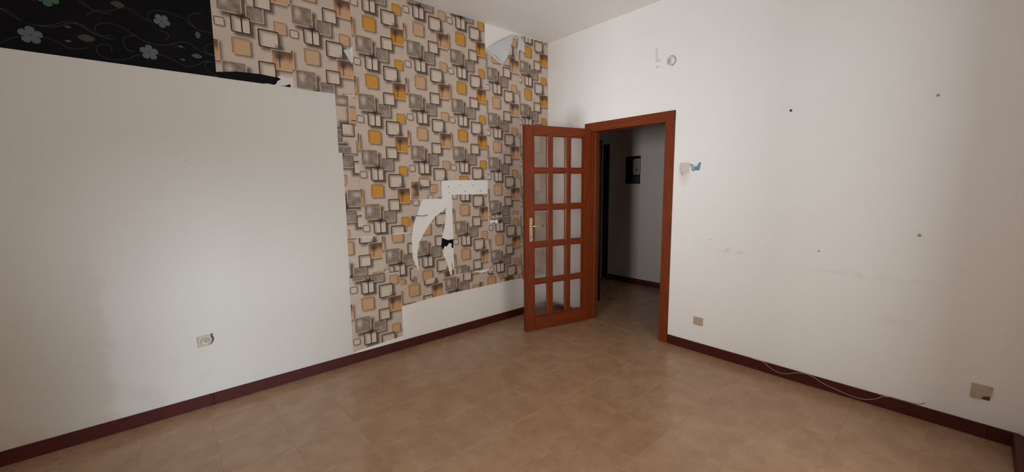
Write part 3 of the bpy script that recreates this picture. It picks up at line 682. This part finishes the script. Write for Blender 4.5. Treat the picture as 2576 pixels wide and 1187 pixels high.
# white knob near the door
k = thing('wall_hook', 'small glossy white knob stuck on the square wallpaper beside the door', 'hook', (-0.833, 0, 1.132))
bm = bmesh.new(); lathe(bm, [(0.010, 0.001), (0.010, 0.012), (0.016, 0.016), (0.022, 0.024), (0.021, 0.032), (0.012, 0.037)], lambda a, b, t: onL(-0.833+a, 1.132+b, t), 20); obj('knob', bm, M_fill, k, smooth=True)
bm = bmesh.new(); prism(bm, [(-0.905, 1.143), (-0.87, 1.150), (-0.835, 1.145), (-0.835, 1.118), (-0.87, 1.122), (-0.888, 1.112)], onL, 0.0015, 0.0028); obj('torn_adhesive', bm, M_fill, k)

# round blank cover high on the right wall
k = thing('junction_cover', 'round white blank cover plate high above the doorway', 'cover plate', (0, -1.529, 2.607))
f = lambda a, b, t: onR(-1.529+a, 2.607+b, t)
bm = bmesh.new(); lathe(bm, [(0.040, 0.0), (0.040, 0.004), (0.037, 0.006), (0.030, 0.006), (0.029, 0.009), (0.006, 0.010)], f, 32); obj('cover', bm, M_white, k, smooth=True)
bm = bmesh.new(); lathe(bm, [(0.0045, 0.009), (0.0045, 0.0125)], lambda a, b, t: f(a+0.008, b, t), 10); obj('screw', bm, M_plug, k)
bm = bmesh.new()
for i in range(24):
    a0, a1 = -math.pi/2+0.1+i*math.pi/24, -math.pi/2+0.1+(i+1)*math.pi/24
    vs = [f(-r*math.cos(a), r*math.sin(a), t) for a in (a0, a1) for r, t in ((0.039, 0.0005), (0.0445, 0.0005), (0.0445, 0.006), (0.039, 0.006))]
    V8 = [bm.verts.new(v) for v in vs]
    for idx in ((0,1,2,3),(4,7,6,5),(0,4,5,1),(1,5,6,2),(2,6,7,3),(3,7,4,0)): bm.faces.new([V8[j] for j in idx])
obj('rim_gap', bm, simple('grey_rim', (0.25, 0.23, 0.20), 0.7), k)

# light switch with a cable stub, butterfly
k = thing('light_switch', 'grimy white light switch plate between doorway and blue butterfly', 'light switch', (0, -1.69, 1.65))
bm = bmesh.new(); prism(bm, [(-1.737, 1.612), (-1.652, 1.612), (-1.652, 1.699), (-1.737, 1.699)], onR, 0, 0.009); bmesh.ops.bevel(bm, geom=list(bm.edges), offset=0.002, segments=2, affect='EDGES'); obj('plate', bm, M_grime, k)
bm = bmesh.new(); prism(bm, [(-1.712, 1.630), (-1.677, 1.630), (-1.677, 1.682), (-1.712, 1.682)], onR, 0.009, 0.013); obj('rocker', bm, M_grime, k)
for z in (1.690, 1.622):
    bm = bmesh.new(); lathe(bm, [(0.003, 0.009), (0.003, 0.0102)], lambda a, b, t: onR(-1.70+a, z+b, t), 8); obj('screw', bm, M_tan, k)
bm = bmesh.new(); tube(bm, [(-0.006, -1.688, 1.614), (-0.010, -1.686, 1.602), (-0.008, -1.688, 1.592)], 0.012, 10); obj('conduit_stub', bm, M_grime, k, smooth=True)
BUT = [(-1.791,1.656),(-1.783,1.664),(-1.764,1.680),(-1.742,1.688),(-1.745,1.675),(-1.755,1.660),(-1.757,1.643),(-1.762,1.628),(-1.776,1.624),(-1.790,1.634),
       (-1.796,1.636),(-1.804,1.630),(-1.818,1.628),(-1.826,1.642),(-1.829,1.665),(-1.834,1.690),(-1.832,1.698),(-1.822,1.694),(-1.806,1.675),(-1.798,1.662)]
k = thing('butterfly', 'blue paper butterfly stuck to the right wall beside the switch', 'butterfly', (0, -1.792, 1.65))
def wing(side):
    c0 = -1.7935
    outline = [p_ for p_ in BUT if (p_[0] >= c0) == side]
    if side: outline = [(c0, 1.657)] + outline[1:-1] + [(c0, 1.636)]
    else: outline = [(c0, 1.636)] + outline + [(c0, 1.657)]
    return outline
for side in (True, False):
    o_ = wing(side); cy = sum(p_[0] for p_ in o_)/len(o_); cz = sum(p_[1] for p_ in o_)/len(o_)
    fn = lambda a, b, t: onR(a, b, t + 0.12*abs(a+1.7935))
    bm = bmesh.new(); prism(bm, o_, fn, 0.001, 0.0016); wg = obj('wing', bm, M_bedge, k)
    bm = bmesh.new(); prism(bm, [(cy+(a-cy)*0.86, cz+(b-cz)*0.84) for a, b in o_], fn, 0.0016, 0.0020); obj('wing_blue', bm, M_blue, k)
bm = bmesh.new(); tube(bm, [(-0.003, -1.7935, 1.634), (-0.004, -1.7935, 1.648), (-0.003, -1.7935, 1.662)], [0.0015, 0.004, 0.002], 8); obj('body', bm, M_plug, k, smooth=True)

# sockets
k = thing('wall_socket', 'small yellowed double socket low on the wall beside the doorway', 'socket', (0, -1.876, 0.283))
bm = bmesh.new(); prism(bm, rc(-1.917, -1.835, 0.247, 0.321), onR, 0, 0.008); bmesh.ops.bevel(bm, geom=list(bm.edges), offset=0.002, segments=2, affect='EDGES'); obj('plate', bm, M_ivory2, k)
for a0 in (-1.909, -1.873):
    bm = bmesh.new(); prism(bm, rc(a0, a0+0.032, 0.256, 0.312), onR, 0.008, 0.0105); md = obj('socket_module', bm, M_ivory, k)
for a0 in (-1.857, -1.893):
    bm = bmesh.new()
    for z in (0.270, 0.284, 0.298): lathe(bm, [(0.0028, 0.0105), (0.0028, 0.0109)], lambda a, b, t: onR(a0+a, z+b, t), 8)
    obj('socket_holes', bm, M_cavity, k)
k = thing('wall_socket', 'large greyed socket with a broken lower corner, far right', 'socket', (0, -3.537, 0.275))
bm = bmesh.new(); prism(bm, [(-3.580, 0.318), (-3.497, 0.320), (-3.495, 0.232), (-3.538, 0.230), (-3.546, 0.250), (-3.560, 0.256), (-3.578, 0.262)], onR, 0, 0.010); bmesh.ops.bevel(bm, geom=list(bm.edges), offset=0.0015, segments=2, affect='EDGES'); obj('plate', bm, M_ivory, k)
bm = bmesh.new(); prism(bm, [(-3.574, 0.258), (-3.545, 0.252), (-3.540, 0.232), (-3.572, 0.232)], onR, 0, 0.003); obj('broken_corner', bm, M_cavity, k, label='dark broken corner')
bm = bmesh.new(); prism(bm, rc(-3.562, -3.515, 0.266, 0.308), onR, 0.010, 0.012); obj('socket_module', bm, M_ivory, k)
k = thing('wall_socket', 'round socket with a broken dark right edge on the bare left wall', 'socket', (-3.412, 0, 0.47))
bm = bmesh.new(); prism(bm, [(-3.455, 0.508), (-3.378, 0.514), (-3.384, 0.503), (-3.382, 0.492), (-3.376, 0.478), (-3.376, 0.462), (-3.383, 0.448), (-3.394, 0.438), (-3.452, 0.432)], onL, 0, 0.008); obj('plate', bm, M_ivory, k)
bm = bmesh.new(); prism(bm, [(-3.380, 0.5135), (-3.366, 0.515), (-3.369, 0.500), (-3.362, 0.480), (-3.366, 0.458), (-3.380, 0.440), (-3.396, 0.434), (-3.390, 0.442), (-3.380, 0.452), (-3.374, 0.464), (-3.374, 0.478), (-3.380, 0.492)], onL, 0, 0.002); obj('broken_edge', bm, M_cavity, k, label='dark broken edge')
f = lambda a, b, t: onL(-3.410+a, 0.469+b, t)
bm = bmesh.new(); lathe(bm, [(0.029, 0.008), (0.029, 0.012), (0.027, 0.013), (0.024, 0.013), (0.023, 0.011), (0.004, 0.011)], f, 28); obj('socket_ring', bm, M_ivory, k, smooth=True)
bm = bmesh.new(); lathe(bm, [(0.0045, 0.011), (0.0045, 0.0125)], f, 10); obj('screw', bm, M_plug, k)

# loose cable along the right skirting board
CAB = [(-2.33,0.0875),(-2.368,0.0875),(-2.412,0.084),(-2.467,0.050),(-2.52,0.036),(-2.58,0.045),(-2.627,0.070),(-2.684,0.086),(-2.741,0.078),(-2.806,0.050),(-2.885,0.034),(-2.962,0.020),(-3.034,0.024),(-3.094,0.053),(-3.123,0.082),(-3.167,0.0895),(-3.232,0.0900),(-3.287,0.094),(-3.319,0.116)]
bm = bmesh.new(); P = smooth_path(CAB, 4); tube(bm, [(-(0.016 if z < 0.088 else 0.006), y, z) for y, z in P], 0.0023, 8)
tag(obj('loose_cable', bm, M_cable, smooth=True), 'thin loose cable sagging over the dark skirting board of the right wall', 'cable')

# ------------------------------------------------------------------ in the hall
k = thing('meter_niche', 'recessed grey electric meter box in the dim hall wall', 'meter box', (HX+0.13, -0.01, NZ0))
def fn(a, b, t): return (HX+0.155-t, a, b)
bm = bmesh.new(); prism(bm, rc(NY0, NY1, NZ0, NZ1), fn, 0, 0.01, ()); obj('back_panel', bm, M_black, k)
bm = bmesh.new(); prism(bm, rc(NY0, NY1, NZ0, NZ1), lambda a, b, t: (HX+t, a, b), 0.0, 0.14, holes=[rc(NY0+.008, NY1-.008, NZ0+.008, NZ1-.008)]); obj('niche_lining', bm, M_dark, k)
bm = bmesh.new(); prism(bm, rc(-0.115, 0.03, 1.66, 1.90), lambda a, b, t: (HX+0.14-t, a, b), 0, 0.09); bmesh.ops.bevel(bm, geom=list(bm.edges), offset=0.012, segments=2, affect='EDGES'); obj('meter_cover', bm, M_meter, k)
bm = bmesh.new(); lathe(bm, [(0.014, 0), (0.014, 0.008), (0.008, 0.010)], lambda a, b, t: (HX+0.05-t, -0.045+a, 1.735+b), 12); obj('meter_knob', bm, M_plug, k)
bm = bmesh.new(); prism(bm, rc(-0.12, 0.06, 1.545, 1.64), lambda a, b, t: (HX+0.14-t, a, b), 0, 0.06); obj('breaker_block', bm, M_plug, k)

k = thing('door_2', 'dark wooden door standing open in the dim hall', 'door', (0.69, -0.275, 0.005), 0, None, 'structure')
obj('leaf', box(0.652, 0.705, -0.275, 0.52, 0.005, 2.08, 0.003), M_dark, k)
bm = bmesh.new(); tube(bm, [(0.652, -0.22, 1.05), (0.60, -0.22, 1.05), (0.60, -0.12, 1.05)], 0.008, 8); obj('door_handle', bm, M_brass, k, smooth=True)
k = thing('trim_2', 'dark wooden door casing at the end of the hall skirting', None, (HX, 0.45, 0), 0, None, 'structure')
obj('casing', box(HX-0.018, HX, 0.41, 0.52, 0, 2.15, 0.003), M_dark, k)
